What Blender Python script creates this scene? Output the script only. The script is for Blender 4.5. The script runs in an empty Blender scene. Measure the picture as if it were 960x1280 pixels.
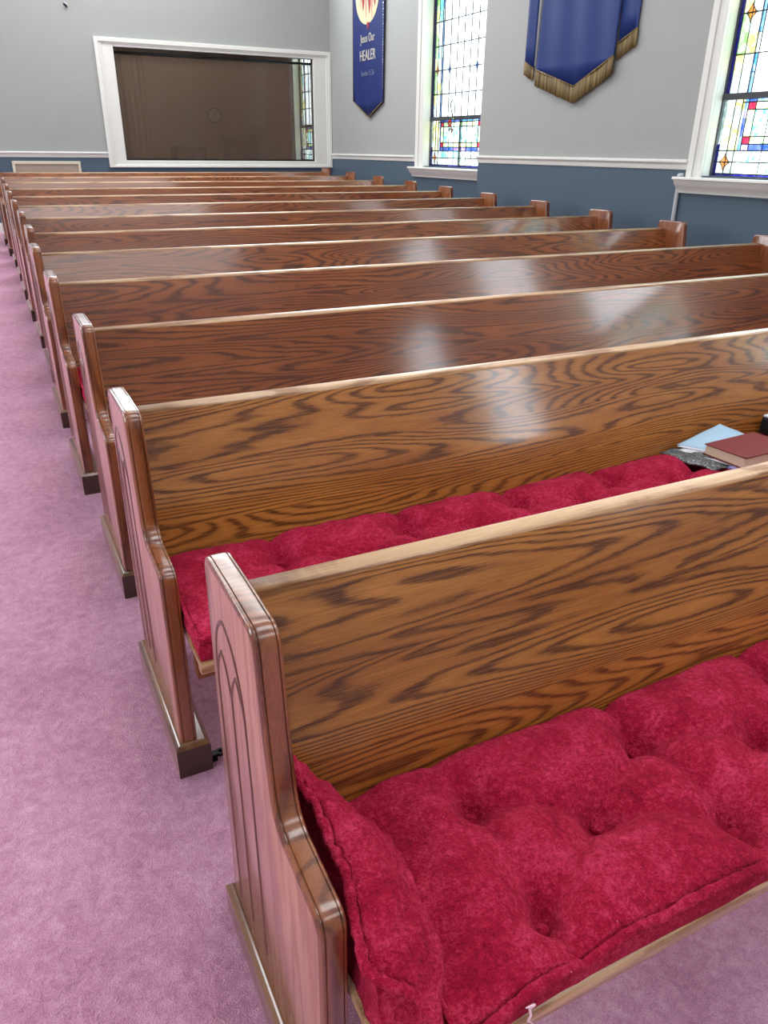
import bpy, bmesh, math, random
from mathutils import Vector, Matrix, noise
random.seed(4)
C = bpy.context.scene.collection
SL = 0.0302                     # the floor rises gently towards the back of the room
T = 0.042                       # thickness of a pew end
L = 4.5605                      # inner distance from left end's outer face to the right end

# ------------------------------------------------------------------ helpers
def link(o, parent=None):
    C.objects.link(o)
    if parent: o.parent = parent
    return o
def tag(o, label=None, cat=None, group=None, kind=None):
    if label: o['label'] = label
    if cat: o['category'] = cat
    if group: o['group'] = group
    if kind: o['kind'] = kind
    return o
def empty(name, loc=(0, 0, 0), parent=None):
    o = bpy.data.objects.new(name, None); o.empty_display_size = .1
    link(o, parent); o.location = loc
    return o
def mesh(name, verts, faces, mats, parent=None, mi=None, smooth=False, loc=None):
    me = bpy.data.meshes.new(name)
    me.from_pydata([tuple(v) for v in verts], [], faces)
    for m in (mats if isinstance(mats, (list, tuple)) else [mats]): me.materials.append(m)
    if mi: me.polygons.foreach_set('material_index', mi)
    me.update()
    bm = bmesh.new(); bm.from_mesh(me); bmesh.ops.recalc_face_normals(bm, faces=bm.faces); bm.to_mesh(me); bm.free()
    if smooth: me.polygons.foreach_set('use_smooth', [True]*len(me.polygons))
    o = bpy.data.objects.new(name, me); link(o, parent)
    if loc is not None: o.location = loc
    return o
class MB:
    def __init__(s): s.v = []; s.f = []; s.m = []
    def add(s, vs, fs, m=0):
        n = len(s.v); s.v += [Vector(v) for v in vs]
        for f in fs: s.f.append([i+n for i in f]); s.m.append(m)
    def box(s, x0, x1, y0, y1, z0, z1, m=0):
        vs = [(x, y, z) for x in (x0, x1) for y in (y0, y1) for z in (z0, z1)]
        s.add(vs, [(0,1,3,2),(4,6,7,5),(0,4,5,1),(2,3,7,6),(0,2,6,4),(1,5,7,3)], m)
    def quad(s, a, b, c, d, m=0): s.add([a, b, c, d], [(0,1,2,3)], m)
    def prism(s, pts, axis, a0, a1, m=0, cap=True):
        """pts 2-D outline; extruded along axis (0 x,1 y,2 z)"""
        def P(p, a):
            if axis == 0: return (a, p[0], p[1])
            if axis == 1: return (p[0], a, p[1])
            return (p[0], p[1], a)
        n = len(pts)
        vs = [P(p, a0) for p in pts] + [P(p, a1) for p in pts]
        fs = [(i, (i+1) % n, n+(i+1) % n, n+i) for i in range(n)]
        if cap: fs += [list(range(n))[::-1], list(range(n, 2*n))]
        s.add(vs, fs, m)
    def tube(s, pts, r, seg=8, m=0, flat=None, cap=True):
        pts = [Vector(p) for p in pts]; n = len(pts); rings = []
        for i, p in enumerate(pts):
            d = (pts[min(i+1, n-1)]-pts[max(i-1, 0)]).normalized()
            a = Vector((0, 0, 1)) if abs(d.z) < .9 else Vector((1, 0, 0))
            u = d.cross(a).normalized(); w = d.cross(u).normalized()
            rr = r[i] if isinstance(r, (list, tuple)) else r
            rings.append([p+u*math.cos(2*math.pi*k/seg)*rr+w*math.sin(2*math.pi*k/seg)*rr for k in range(seg)])
        vs = [v for q in rings for v in q]; fs = []
        for i in range(n-1):
            for k in range(seg): fs.append((i*seg+k, i*seg+(k+1) % seg, (i+1)*seg+(k+1) % seg, (i+1)*seg+k))
        if cap: fs += [list(range(seg)), list(range((n-1)*seg, n*seg))]
        s.add(vs, fs, m)
    def build(s, name, mats, parent=None, smooth=False, bevel=0, loc=None, bseg=2):
        o = mesh(name, s.v, s.f, mats, parent, s.m, smooth, loc)
        if bevel:
            b = o.modifiers.new('b', 'BEVEL'); b.width = bevel; b.segments = bseg; b.limit_method = 'ANGLE'; b.angle_limit = math.radians(40)
            o.data.polygons.foreach_set('use_smooth', [True]*len(o.data.polygons))
            w = o.modifiers.new('w', 'WEIGHTED_NORMAL'); w.keep_sharp = False
        return o

# ------------------------------------------------------------------ materials
def srgb(r, g, b):
    f = lambda c: (c/255/12.92) if c/255 <= .04045 else ((c/255+.055)/1.055)**2.4
    return (f(r), f(g), f(b), 1)
class NT:
    def __init__(s, name):
        s.m = bpy.data.materials.new(name); s.m.use_nodes = True; s.t = s.m.node_tree; s.t.nodes.clear()
        s.out = s.t.nodes.new('ShaderNodeOutputMaterial')
    def n(s, typ, ins=None, **kw):
        q = s.t.nodes.new(typ)
        for k, v in kw.items(): setattr(q, k, v)
        for k, v in (ins or {}).items():
            if isinstance(v, bpy.types.NodeSocket): s.t.links.new(v, q.inputs[k])
            else: q.inputs[k].default_value = v
        return q
    def math(s, op, a, b=0, c=None, clamp=False):
        q = s.n('ShaderNodeMath', {0: a, 1: b} if c is None else {0: a, 1: b, 2: c}, operation=op); q.use_clamp = clamp
        return q.outputs[0]
    def mix(s, f, a, b, mode='MIX'):
        q = s.n('ShaderNodeMix', data_type='RGBA', blend_type=mode)
        for i, v in ((0, f), (6, a), (7, b)):
            if isinstance(v, bpy.types.NodeSocket): s.t.links.new(v, q.inputs[i])
            else: q.inputs[i].default_value = v
        return q.outputs[2]
    def ramp(s, fac, stops, interp='LINEAR'):
        q = s.n('ShaderNodeValToRGB', {0: fac}); e = q.color_ramp; e.interpolation = interp
        while len(e.elements) < len(stops): e.elements.new(.5)
        for el, (p, c) in zip(e.elements, stops): el.position = p; el.color = c if len(c) == 4 else (*c, 1)
        return q.outputs[0]
    def done(s, sh): s.t.links.new(sh, s.out.inputs[0]); return s.m
def bsdf(nt, **k): return nt.n('ShaderNodeBsdfPrincipled', {kk.replace('_', ' '): v for kk, v in k.items()})
def plain(name, col, rough=.5, spec=.5, metal=0, bump=0, bscale=200, coat=0):
    nt = NT(name); tc = nt.n('ShaderNodeTexCoord').outputs['Object']
    nz = nt.n('ShaderNodeTexNoise', {'Vector': tc, 'Scale': 6.0, 'Detail': 3.0}).outputs[0]
    c = nt.mix(nt.math('MULTIPLY', nz, .18), col, (col[0]*.72, col[1]*.72, col[2]*.72, 1))
    b = bsdf(nt, Base_Color=c, Roughness=rough, Metallic=metal)
    b.inputs['Specular IOR Level'].default_value = spec; b.inputs['Coat Weight'].default_value = coat
    if bump:
        n2 = nt.n('ShaderNodeTexNoise', {'Vector': tc, 'Scale': float(bscale), 'Detail': 2.0}).outputs[0]
        bp = nt.n('ShaderNodeBump', {'Height': n2, 'Strength': bump, 'Distance': .002}); nt.t.links.new(bp.outputs[0], b.inputs['Normal'])
    return nt.done(b.outputs[0])

def wood(name, axis='X', light=srgb(176, 118, 58), mid=srgb(140, 86, 38), dark=srgb(84, 47, 20), rough=.30, coat=.75, board=.145, ring=15.0, crough=.10, spec=.35):
    """varnished red oak: plain-sawn boards glued edge to edge, cathedral figure, open pores"""
    nt = NT(name)
    tc = nt.n('ShaderNodeTexCoord').outputs['Object']
    sp = nt.n('ShaderNodeSeparateXYZ', {0: tc}); x, y, z = sp.outputs
    rnd = nt.n('ShaderNodeObjectInfo').outputs['Random']
    if axis == 'X': lo, ac, dp = x, z, y
    elif axis == 'Z': lo, ac, dp = z, y, x
    else: lo, ac, dp = y, x, z
    off = nt.math('MULTIPLY', rnd, 37.0)
    bi = nt.math('FLOOR', nt.math('DIVIDE', nt.math('ADD', ac, .031), board))
    wn = nt.n('ShaderNodeTexWhiteNoise', {'W': nt.math('ADD', bi, off)}, noise_dimensions='1D').outputs[0]
    wn2 = nt.n('ShaderNodeTexWhiteNoise', {'W': nt.math('ADD', nt.math('ADD', bi, off), 7.7)}, noise_dimensions='1D').outputs[0]
    # low frequency field whose contour lines are the growth rings
    v1 = nt.n('ShaderNodeCombineXYZ', {0: nt.math('ADD', nt.math('MULTIPLY', lo, .60), nt.math('MULTIPLY', wn, 91.0)),
                                     1: nt.math('ADD', nt.math('MULTIPLY', ac, 7.5), off), 2: nt.math('MULTIPLY', dp, 3.0)}).outputs[0]
    n1 = nt.n('ShaderNodeTexNoise', {'Vector': v1, 'Scale': 1.0, 'Detail': 1.6, 'Roughness': .38, 'Distortion': .2}).outputs[0]
    v1b = nt.n('ShaderNodeCombineXYZ', {0: nt.math('MULTIPLY', lo, 14.0), 1: nt.math('MULTIPLY', ac, 60.0), 2: off}).outputs[0]
    n1b = nt.n('ShaderNodeTexNoise', {'Vector': v1b, 'Scale': 1.0, 'Detail': 3.0, 'Roughness': .6}).outputs[0]
    slope = nt.math('MULTIPLY', nt.math('SUBTRACT', wn2, .35), 42.0)
    f = nt.math('ADD', nt.math('MULTIPLY', n1, ring*2), nt.math('MULTIPLY', ac, slope))
    f = nt.math('ADD', f, nt.math('MULTIPLY', n1b, .55))
    fr = nt.math('FRACT', f)
    ln = nt.ramp(fr, [(0, (1, 1, 1)), (.14, (.9, .9, .9)), (.30, (.2, .2, .2)), (.55, (0, 0, 0)), (.82, (.22, .22, .22)), (.93, (.85, .85, .85)), (1, (1, 1, 1))])
    # pores / fibre
    v2 = nt.n('ShaderNodeCombineXYZ', {0: nt.math('MULTIPLY', lo, 9.0), 1: nt.math('MULTIPLY', ac, 420.0), 2: nt.math('MULTIPLY', dp, 420.0)}).outputs[0]
    n2 = nt.n('ShaderNodeTexNoise', {'Vector': v2, 'Scale': 1.0, 'Detail': 3.0, 'Roughness': .7}).outputs[0]
    v3 = nt.n('ShaderNodeCombineXYZ', {0: nt.math('MULTIPLY', lo, 1.6), 1: nt.math('MULTIPLY', ac, 9.0), 2: off}).outputs[0]
    n3 = nt.n('ShaderNodeTexNoise', {'Vector': v3, 'Scale': 1.0, 'Detail': 2.0}).outputs[0]
    base = nt.mix(nt.ramp(n3, [(.3, (0, 0, 0)), (.7, (1, 1, 1))]), light, mid)
    base = nt.mix(nt.math('MULTIPLY', wn2, .35), base, mid)
    pore = nt.ramp(n2, [(.42, (1, 1, 1)), (.62, (0, 0, 0))])
    amt = nt.math('MULTIPLY', ln, nt.math('ADD', .62, nt.math('MULTIPLY', pore, .45)), clamp=True)
    col = nt.mix(amt, base, dark)
    col = nt.mix(nt.math('MULTIPLY', pore, .30), col, dark)
    b = bsdf(nt, Base_Color=col, Roughness=rough)
    b.inputs['Coat Weight'].default_value = coat; b.inputs['Coat Roughness'].default_value = crough
    b.inputs['Specular IOR Level'].default_value = spec; b.inputs['Coat IOR'].default_value = 1.62
    vb = nt.n('ShaderNodeCombineXYZ', {0: nt.math('MULTIPLY', lo, 3.0), 1: nt.math('MULTIPLY', ac, 22.0), 2: nt.math('MULTIPLY', dp, 10.0)}).outputs[0]
    nb = nt.n('ShaderNodeTexNoise', {'Vector': vb, 'Scale': 1.0, 'Detail': 2.0}).outputs[0]
    hb = nt.math('ADD', nt.math('MULTIPLY', nb, 1.0), nt.math('MULTIPLY', n2, .12))
    bp = nt.n('ShaderNodeBump', {'Height': hb, 'Strength': .14, 'Distance': .0016})
    nt.t.links.new(bp.outputs[0], b.inputs['Normal']); nt.t.links.new(bp.outputs[0], b.inputs['Coat Normal'])
    return nt.done(b.outputs[0])

GOLD = dict(light=srgb(196, 132, 60), mid=srgb(164, 100, 40), dark=srgb(84, 44, 16))
RED = dict(light=srgb(164, 94, 38), mid=srgb(136, 72, 26), dark=srgb(76, 36, 12))
M = {}
M['wood'] = wood('golden_oak', 'X', **GOLD)
M['wood_dk'] = wood('aged_oak', 'X', **RED)  # darker, redder oak for the third pew and all behind it
M['endwood'] = wood('oak_end_panel', 'Z', light=srgb(156, 94, 48), mid=srgb(134, 74, 36), dark=srgb(90, 44, 20), ring=7, board=.2, rough=.34, coat=1.0, crough=.14)
M['facewood'] = wood('oak_face_veneer', 'Z', light=srgb(208, 152, 120), mid=srgb(190, 130, 100), dark=srgb(160, 100, 74), ring=6, board=.25, rough=.34, coat=1.0, crough=.14)  # carpet light reflected on the outer face, painted in as paler, pinker oak
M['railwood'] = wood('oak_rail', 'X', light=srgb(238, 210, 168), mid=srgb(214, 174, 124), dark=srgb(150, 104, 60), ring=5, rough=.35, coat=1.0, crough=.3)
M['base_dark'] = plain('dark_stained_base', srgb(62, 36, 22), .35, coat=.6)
M['base_side'] = wood('base_moulding_wood', 'Y', light=srgb(150, 112, 76), mid=srgb(128, 88, 56), dark=srgb(80, 52, 32), ring=4, rough=.3)
M['carve'] = plain('dark_carved_groove', srgb(92, 46, 28), .4, coat=.5)
M['iron'] = plain('black_iron', srgb(28, 28, 30), .4, metal=.7)

def plush(name):
    nt = NT(name); tc = nt.n('ShaderNodeTexCoord').outputs['Object']
    a = nt.n('ShaderNodeTexNoise', {'Vector': tc, 'Scale': 11.0, 'Detail': 5.0, 'Roughness': .7, 'Distortion': .8}).outputs[0]
    b_ = nt.n('ShaderNodeTexNoise', {'Vector': tc, 'Scale': 260.0, 'Detail': 3.0, 'Roughness': .75}).outputs[0]
    d = nt.n('ShaderNodeTexNoise', {'Vector': tc, 'Scale': 105.0, 'Detail': 3.0, 'Roughness': .75}).outputs[0]
    f = nt.math('ADD', nt.math('MULTIPLY', a, .42), nt.math('ADD', nt.math('MULTIPLY', b_, .30), nt.math('MULTIPLY', d, .36)))
    col = nt.ramp(f, [(.38, srgb(122, 6, 32)), (.53, srgb(180, 24, 60)), (.68, srgb(232, 72, 110))])
    # stray lint
    vo = nt.n('ShaderNodeTexVoronoi', {'Vector': tc, 'Scale': 22.0}); vd = vo.outputs['Distance']
    lint = nt.math('LESS_THAN', vd, .028)
    col = nt.mix(nt.math('MULTIPLY', lint, .8), col, srgb(235, 170, 180))
    b = bsdf(nt, Base_Color=col, Roughness=.95)
    b.inputs['Specular IOR Level'].default_value = .1
    b.inputs['Sheen Weight'].default_value = .35; b.inputs['Sheen Roughness'].default_value = .45; b.inputs['Sheen Tint'].default_value = srgb(240, 90, 125)
    h = nt.math('ADD', nt.math('MULTIPLY', b_, .6), nt.math('ADD', nt.math('MULTIPLY', d, .9), nt.math('MULTIPLY', a, 1.2)))
    bp = nt.n('ShaderNodeBump', {'Height': h, 'Strength': 1.0, 'Distance': .010}); nt.t.links.new(bp.outputs[0], b.inputs['Normal'])
    return nt.done(b.outputs[0])
M['plush'] = plush('crimson_plush')

def carpet():
    nt = NT('mauve_pink_carpet'); tc = nt.n('ShaderNodeTexCoord').outputs['Object']
    a = nt.n('ShaderNodeTexNoise', {'Vector': tc, 'Scale': 3.2, 'Detail': 6.0, 'Roughness': .62}).outputs[0]
    b_ = nt.n('ShaderNodeTexNoise', {'Vector': tc, 'Scale': 34.0, 'Detail': 5.0, 'Roughness': .75, 'Distortion': .5}).outputs[0]
    d = nt.n('ShaderNodeTexNoise', {'Vector': tc, 'Scale': 320.0, 'Detail': 2.0}).outputs[0]
    f = nt.math('ADD', nt.math('MULTIPLY', a, .28), nt.math('ADD', nt.math('MULTIPLY', b_, .44), nt.math('MULTIPLY', d, .32)))
    col = nt.ramp(f, [(.38, srgb(172, 116, 144)), (.52, srgb(208, 152, 180)), (.66, srgb(232, 186, 210))])
    b = bsdf(nt, Base_Color=col, Roughness=.95)
    b.inputs['Specular IOR Level'].default_value = .15
    b.inputs['Sheen Weight'].default_value = .25; b.inputs['Sheen Roughness'].default_value = .4
    h = nt.math('ADD', nt.math('MULTIPLY', b_, 1.0), nt.math('MULTIPLY', d, .8))
    bp = nt.n('ShaderNodeBump', {'Height': h, 'Strength': .9, 'Distance': .008}); nt.t.links.new(bp.outputs[0], b.inputs['Normal'])
    return nt.done(b.outputs[0])
M['carpet'] = carpet()
M['wall'] = plain('pale_grey_paint', srgb(158, 162, 160), .6, .3, bump=.08, bscale=120)
M['wainscot'] = plain('slate_blue_paint', srgb(78, 95, 110), .5, .3, bump=.1, bscale=120)
M['trim'] = plain('white_gloss_trim', srgb(222, 224, 218), .35, .5)
M['ceil'] = plain('white_ceiling_paint', srgb(235, 236, 238), .8, .2)
M['sash'] = plain('dark_bronze_sash', srgb(58, 60, 66), .45)
M['lead'] = plain('lead_came', srgb(52, 54, 58), .5, metal=.3)
M['blue_cloth'] = plain('royal_blue_satin', srgb(18, 44, 108), .55, .3, bump=.3, bscale=400)
M['blue_dark'] = plain('navy_banner_cloth', srgb(24, 40, 98), .6, .3, bump=.3, bscale=400)
M['gold'] = plain('antique_gold_fringe', srgb(128, 108, 62), .6, .4)
nt = NT('gold_fringe_cords'); tc = nt.n('ShaderNodeTexCoord').outputs['Object']
mp = nt.n('ShaderNodeMapping', {'Vector': tc, 'Scale': (1, 38, 1.5)}).outputs[0]
nz = nt.n('ShaderNodeTexNoise', {'Vector': mp, 'Scale': 1.0, 'Detail': 3.0}).outputs[0]
M['fringe'] = nt.done(bsdf(nt, Base_Color=nt.ramp(nz, [(.35, srgb(84, 68, 36)), (.5, srgb(116, 96, 56)), (.66, srgb(146, 126, 82))]), Roughness=.6).outputs[0])
M['silver'] = plain('silver_letters', srgb(190, 188, 178), .4, .5)
M['lettergrey'] = plain('faded_letters', srgb(104, 112, 140), .5)
M['sequin'] = plain('sequin_silver', srgb(210, 215, 228), .25, metal=.6)
M['cream'] = plain('cream_applique', srgb(202, 194, 156), .7)
M['crimson'] = plain('red_applique', srgb(150, 30, 44), .6)
M['rose'] = plain('pink_applique', srgb(214, 130, 128), .6)

def glassmat(name, col, sat=.5, boost=1.0):
    """textured art glass: sky shows through it in the colour of the glass"""
    nt = NT(name); tc = nt.n('ShaderNodeTexCoord').outputs['Object']
    nz = nt.n('ShaderNodeTexNoise', {'Vector': tc, 'Scale': 14.0, 'Detail': 3.0, 'Distortion': 1.2}).outputs[0]
    f = nt.ramp(nz, [(.38, (0, 0, 0)), (.62, (1, 1, 1))])
    pale = tuple(c+(1-c)*sat for c in col[:3])+(1,)
    c = nt.mix(f, col, pale)
    tr = nt.n('ShaderNodeBsdfTransparent', {0: c}).outputs[0]
    tl = nt.n('ShaderNodeBsdfTranslucent', {0: c}).outputs[0]
    gl = nt.n('ShaderNodeBsdfGlossy', {0: (.9, .9, .9, 1), 1: .15}).outputs[0]
    m1 = nt.n('ShaderNodeMixShader', {0: .25, 1: tr, 2: tl}).outputs[0]
    m2 = nt.n('ShaderNodeMixShader', {0: .04, 1: m1, 2: gl}).outputs[0]
    return nt.done(m2)
G = {k: glassmat('art_glass_'+k, *v) for k, v in {
    'white': ((.42, .44, .45, 1), .1), 'pale': ((0.2312, 0.3128, 0.2720, 1), .35), 'yellow': ((0.3264, 0.3128, 0.0816, 1), .25),
    'green': ((0.1088, 0.2448, 0.0612, 1), .2), 'aqua': ((0.0408, 0.2176, 0.2312, 1), .3), 'sky': ((0.0204, 0.1020, 0.2584, 1), .12),
    'blue': ((0.0054, 0.0238, 0.1496, 1), .04), 'ultra': ((0.0041, 0.0027, 0.1020, 1), .015), 'red': ((0.1768, 0.0014, 0.0136, 1), .01),
    'star_orange': ((.80, .22, .02, 1), .05), 'star_blue': ((.06, .22, .62, 1), .05),
    'orange': ((0.2312, 0.0476, 0.0041, 1), .04), 'purple': ((0.0680, 0.0408, 0.1904, 1), .15)}.items()}
GK = list(G); GI = {k: i for i, k in enumerate(GK)}

# ------------------------------------------------------------------ the pews
def arc(cx, cy, r, a0, a1, n=6):
    return [(cx+r*math.cos(math.radians(a0+(a1-a0)*i/n)), cy+r*math.sin(math.radians(a0+(a1-a0)*i/n))) for i in range(n+1)]
def bez(p0, p1, p2, n=8):
    return [((1-t)**2*p0[0]+2*t*(1-t)*p1[0]+t*t*p2[0], (1-t)**2*p0[1]+2*t*(1-t)*p1[1]+t*t*p2[1]) for t in [i/n for i in range(n+1)]]
def end_outline():
    o = [(.497, .05)]
    o += [(.485, .45)]
    o += bez((.470, .872), (.469, .899), (.448, .901), 6)
    o += [(.36, .9035)]
    o += bez((.238, .903), (.214, .901), (.206, .878), 7)
    o += [(.190, .74)]
    o += bez((.176, .650), (.168, .598), (.120, .597), 8)
    o += bez((.030, .589), (-.004, .586), (-.004, .555), 6)
    o += [(.000, .30), (.003, .05)]
    return o
def resample(o, step=.012):
    out = []
    for i in range(len(o)):
        a, b = Vector(o[i]), Vector(o[(i+1) % len(o)])
        n = max(1, int((b-a).length/step))
        for k in range(n): out.append(a.lerp(b, k/n))
    return out
def inset(o, d):
    n = len(o); res = []
    for i in range(n):
        t = (o[(i+1) % n]-o[i-1]).normalized(); nr = Vector((-t.y, t.x))   # outline runs counter-clockwise? sign fixed below
        res.append(o[i]+nr*d)
    return res
def area(o): return sum(o[i].x*o[(i+1) % len(o)].y-o[(i+1) % len(o)].x*o[i].y for i in range(len(o)))/2
OUT = resample(end_outline())
if area(OUT) < 0: OUT.reverse()
def end_panel(parent, x0):
    mb = MB()
    # routed profile across the thickness: rounded arris, bead, flat
    prof = [(0, .0085), (.0012, .0045), (.0035, .0016), (.0065, .0012), (.0075, .0034), (.0086, .0034), (.0096, .0004), (.0125, 0),
            (T-.0125, 0), (T-.0096, .0004), (T-.0086, .0034), (T-.0075, .0034), (T-.0065, .0012), (T-.0035, .0016), (T-.0012, .0045), (T, .0085)]
    n = len(OUT); rings = [inset(OUT, d) for _, d in prof]
    vs = [(x0+x, p.x, p.y) for (x, _), r in zip(prof, rings) for p in r]
    fs = []
    for k in range(len(prof)-1):
        for i in range(n): fs.append((k*n+i, k*n+(i+1) % n, (k+1)*n+(i+1) % n, (k+1)*n+i))
    fs += [list(range(n)), list(range((len(prof)-1)*n, len(prof)*n))]
    mb.add(vs, fs)
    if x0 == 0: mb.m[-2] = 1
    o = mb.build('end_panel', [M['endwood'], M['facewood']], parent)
    for p in o.data.polygons: p.use_smooth = len(p.vertices) == 4
    o.data.set_sharp_from_angle(angle=math.radians(32))
    return o
def carving(parent, x):
    """shallow gothic lancets cut in the outer face"""
    def off(line, s): return line
    mb = MB()
    outer = [(.438, .130), (.440, .700)] + bez((.440, .700), (.434, .800), (.372, .822), 10)[1:] + bez((.372, .822), (.300, .800), (.286, .700), 10)[1:] + [(.280, .560), (.276, .165)]
    midl = [(.356, .160), (.358, .700)]
    a1 = bez((.440, .660), (.436, .725), (.400, .752), 8) + bez((.400, .752), (.362, .725), (.358, .668), 8)[1:]
    a2 = bez((.358, .668), (.354, .725), (.322, .752), 8) + bez((.322, .752), (.288, .725), (.284, .668), 8)[1:]
    for ln, w in ((outer, .0042), (midl, .0038), (a1, .0034), (a2, .0034)):
        pts = [Vector(p) for p in ln]; n = len(pts); vs = []; fs = []
        for i, p in enumerate(pts):
            t = (pts[min(i+1, n-1)]-pts[max(i-1, 0)]).normalized(); nr = Vector((-t.y, t.x))
            for s, dx in ((-1, 0), (-.45, .0016), (.45, .0016), (1, 0)):
                q = p+nr*w*s; vs.append((x-dx, q.x, q.y))
        for i in range(n-1):
            for k in range(3): fs.append((i*4+k, i*4+k+1, i*4+4+k+1, i*4+4+k))
        mb.add(vs, fs)
    return mb.build('lancet_carving', M['carve'], parent, smooth=True)
def base_block(parent, x0):
    mb = MB()
    xa, xb = x0-.016, x0+T+.028 if x0 < 1 else x0+T+.016
    def z(y): return SL*y-.004
    y0, y1 = -.014, .512
    # solid block with chamfered top edge following the sloped floor
    h, ch = .098, .012
    ring = []
    for zz, d in ((None, 0), (h-ch, 0), (h-.003, ch*.7), (h, ch)):
        for (xx, yy, sx, sy) in ((xa, y0, 1, 1), (xb, y0, -1, 1), (xb, y1, -1, -1), (xa, y1, 1, -1)):
            ring.append((xx+sx*d, yy+sy*d, z(yy) if zz is None else zz))
    fs = [(0, 1, 2, 3)]; mi = [0]
    for k in range(3):
        for i in range(4):
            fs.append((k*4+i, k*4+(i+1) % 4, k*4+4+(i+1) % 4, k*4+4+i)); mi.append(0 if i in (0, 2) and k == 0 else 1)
    fs.append((12, 13, 14, 15)); mi.append(1)
    mb.v = [Vector(v) for v in ring]; mb.f = fs; mb.m = mi
    return mb.build('base_block', [M['base_dark'], M['base_side']], parent)
def by(z): return .402-.35*(.845-z)      # front face of the leaning backrest
def make_pew(wmat):
    r = empty('church_pew')
    for x0 in (0, L):
        e = end_panel(r, x0)
        base_block(e, x0)
        if x0 == 0: carving(e, -.0003)
    mb = MB()                                               # backrest board
    z0, z1, th = .40, .838, .022
    mb.add([(x, y, z) for x in (T-.004, L+.004) for (y, z) in ((by(z0), z0), (by(z1), z1), (by(z1)+th, z1), (by(z0)+th, z0))],
           [(0,1,2,3),(4,7,6,5),(0,4,5,1),(1,5,6,2),(2,6,7,3),(3,7,4,0)])
    mb.build('backrest', wmat, r)
    mb = MB()                                               # rounded top rail
    y = by(.842)
    pr = [(y-.0005, .838)] + bez((y-.0008, .843), (y+.0005, .8475), (y+.006, .8485), 4) + bez((y+.034, .8495), (y+.040, .849), (y+.041, .842), 4) + [(y+.040, .822), (y, .832)]
    mb.prism(pr, 0, T-.003, L+.003)
    o = mb.build('top_rail', M['railwood'], r)
    for p in o.data.polygons: p.use_smooth = len(p.vertices) == 4
    mb = MB()                                               # seat board with rolled front edge
    pr = [(by(.42)+.004, .418), (-.118, .422)] + bez((-.122, .422), (-.134, .421), (-.135, .410), 4) + [(-.135, .396), (-.131, .390), (-.105, .390), (-.105, .402), (by(.41)+.004, .400)]
    mb.prism(pr, 0, T+.004, L-.004)
    o = mb.build('seat', M['railwood'], r)
    for p in o.data.polygons: p.use_smooth = False
    mb = MB(); mb.prism([(-.085, .395), (-.055, .395), (-.055, .345), (-.085, .345)], 0, T+.004, L-.004)
    mb.build('seat_rail', M['endwood'], r)
    mb = MB(); mb.prism([(-.02, -.004), (.0, .396), (.27, .396), (.30, SL*.3-.004)], 0, 2.28, 2.31)
    mb.build('centre_support', M['endwood'], r)
    mb = MB()                                               # iron floor bracket inside the front foot
    n = 14
    for zz in (0,):
        cx, cy = .098, .018; ro, ri, h = .013, .0045, .010
        vs = []; fs = []
        for rr, hz in ((ro, .001), (ro, h), (ri, h), (ri, .001)):
            for k in range(n): a = 2*math.pi*k/n; vs.append((cx+rr*math.cos(a), cy+rr*math.sin(a), hz+.012))
        for q in range(4):
            for k in range(n): fs.append((q*n+k, q*n+(k+1) % n, ((q+1) % 4)*n+(k+1) % n, ((q+1) % 4)*n+k))
        mb.add(vs, fs)
    mb.box(.070, .088, .008, .028, -.002, .022)
    mb.build('floor_bracket', M['iron'], r, bevel=.0015)
    return r
YS = [-0.0432, -0.0067, 0.0018, 0.0304, 0.0392, 0.0082, 0.0013, -0.005, -0.0014, -0.0147, 0.0059, -0.0158, 0]
XS = [-0.0179, -0.0273, -0.0115, -0.0306, -0.0281, 0.0003, 0.009, 0.0096, 0.0165, 0.0293, 0.0335, 0.0172, 0.010]
def base(i):
    y = i*.8883+YS[i]; return Vector((XS[i], y, SL*y))
pA = make_pew(M['wood']); pB = make_pew(M['wood_dk'])
def copy_tree(o, parent=None):
    c = o.copy(); C.objects.link(c); c.parent = parent
    for ch in o.children: copy_tree(ch, c)
    return c
order = ['nearest', 'second', 'third', 'fourth', 'fifth', 'sixth', 'seventh', 'eighth', 'ninth', 'tenth', 'eleventh', 'twelfth', 'last']
PL = ['nearest oak pew in the foreground, holding the small red end cushion',
      'second oak pew, with the book and papers on its red seat',
      'third oak pew from the front, its tall bare back filling the right edge',
      'fourth oak pew from the front, its right post just cut by the picture edge',
      'fifth oak pew from the front, its right post standing under the white wall pipe',
      'sixth oak pew, directly behind the one whose post is under the pipe',
      'seventh oak pew, its post before plain blue wall under the fringed banner',
      'eighth oak pew from the front, its post just right of the far stained window sill',
      'ninth oak pew from the front, its post below the far stained glass window',
      'tenth oak pew from the front, its post left below the far stained glass window sill',
      'eleventh oak pew, third from the back wall, its post beneath the tall narrow banner',
      'twelfth oak pew, next to last before the back wall',
      'rearmost oak pew, its post below the corner of the big dark window']
pews = []
for i in range(13):
    if i == 0: p = pA
    elif i == 2: p = pB
    else: p = copy_tree(pA if i < 2 else pB)
    p.location = base(i); tag(p, PL[i], 'pew', 'rows of oak church pews'); pews.append(p)

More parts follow.
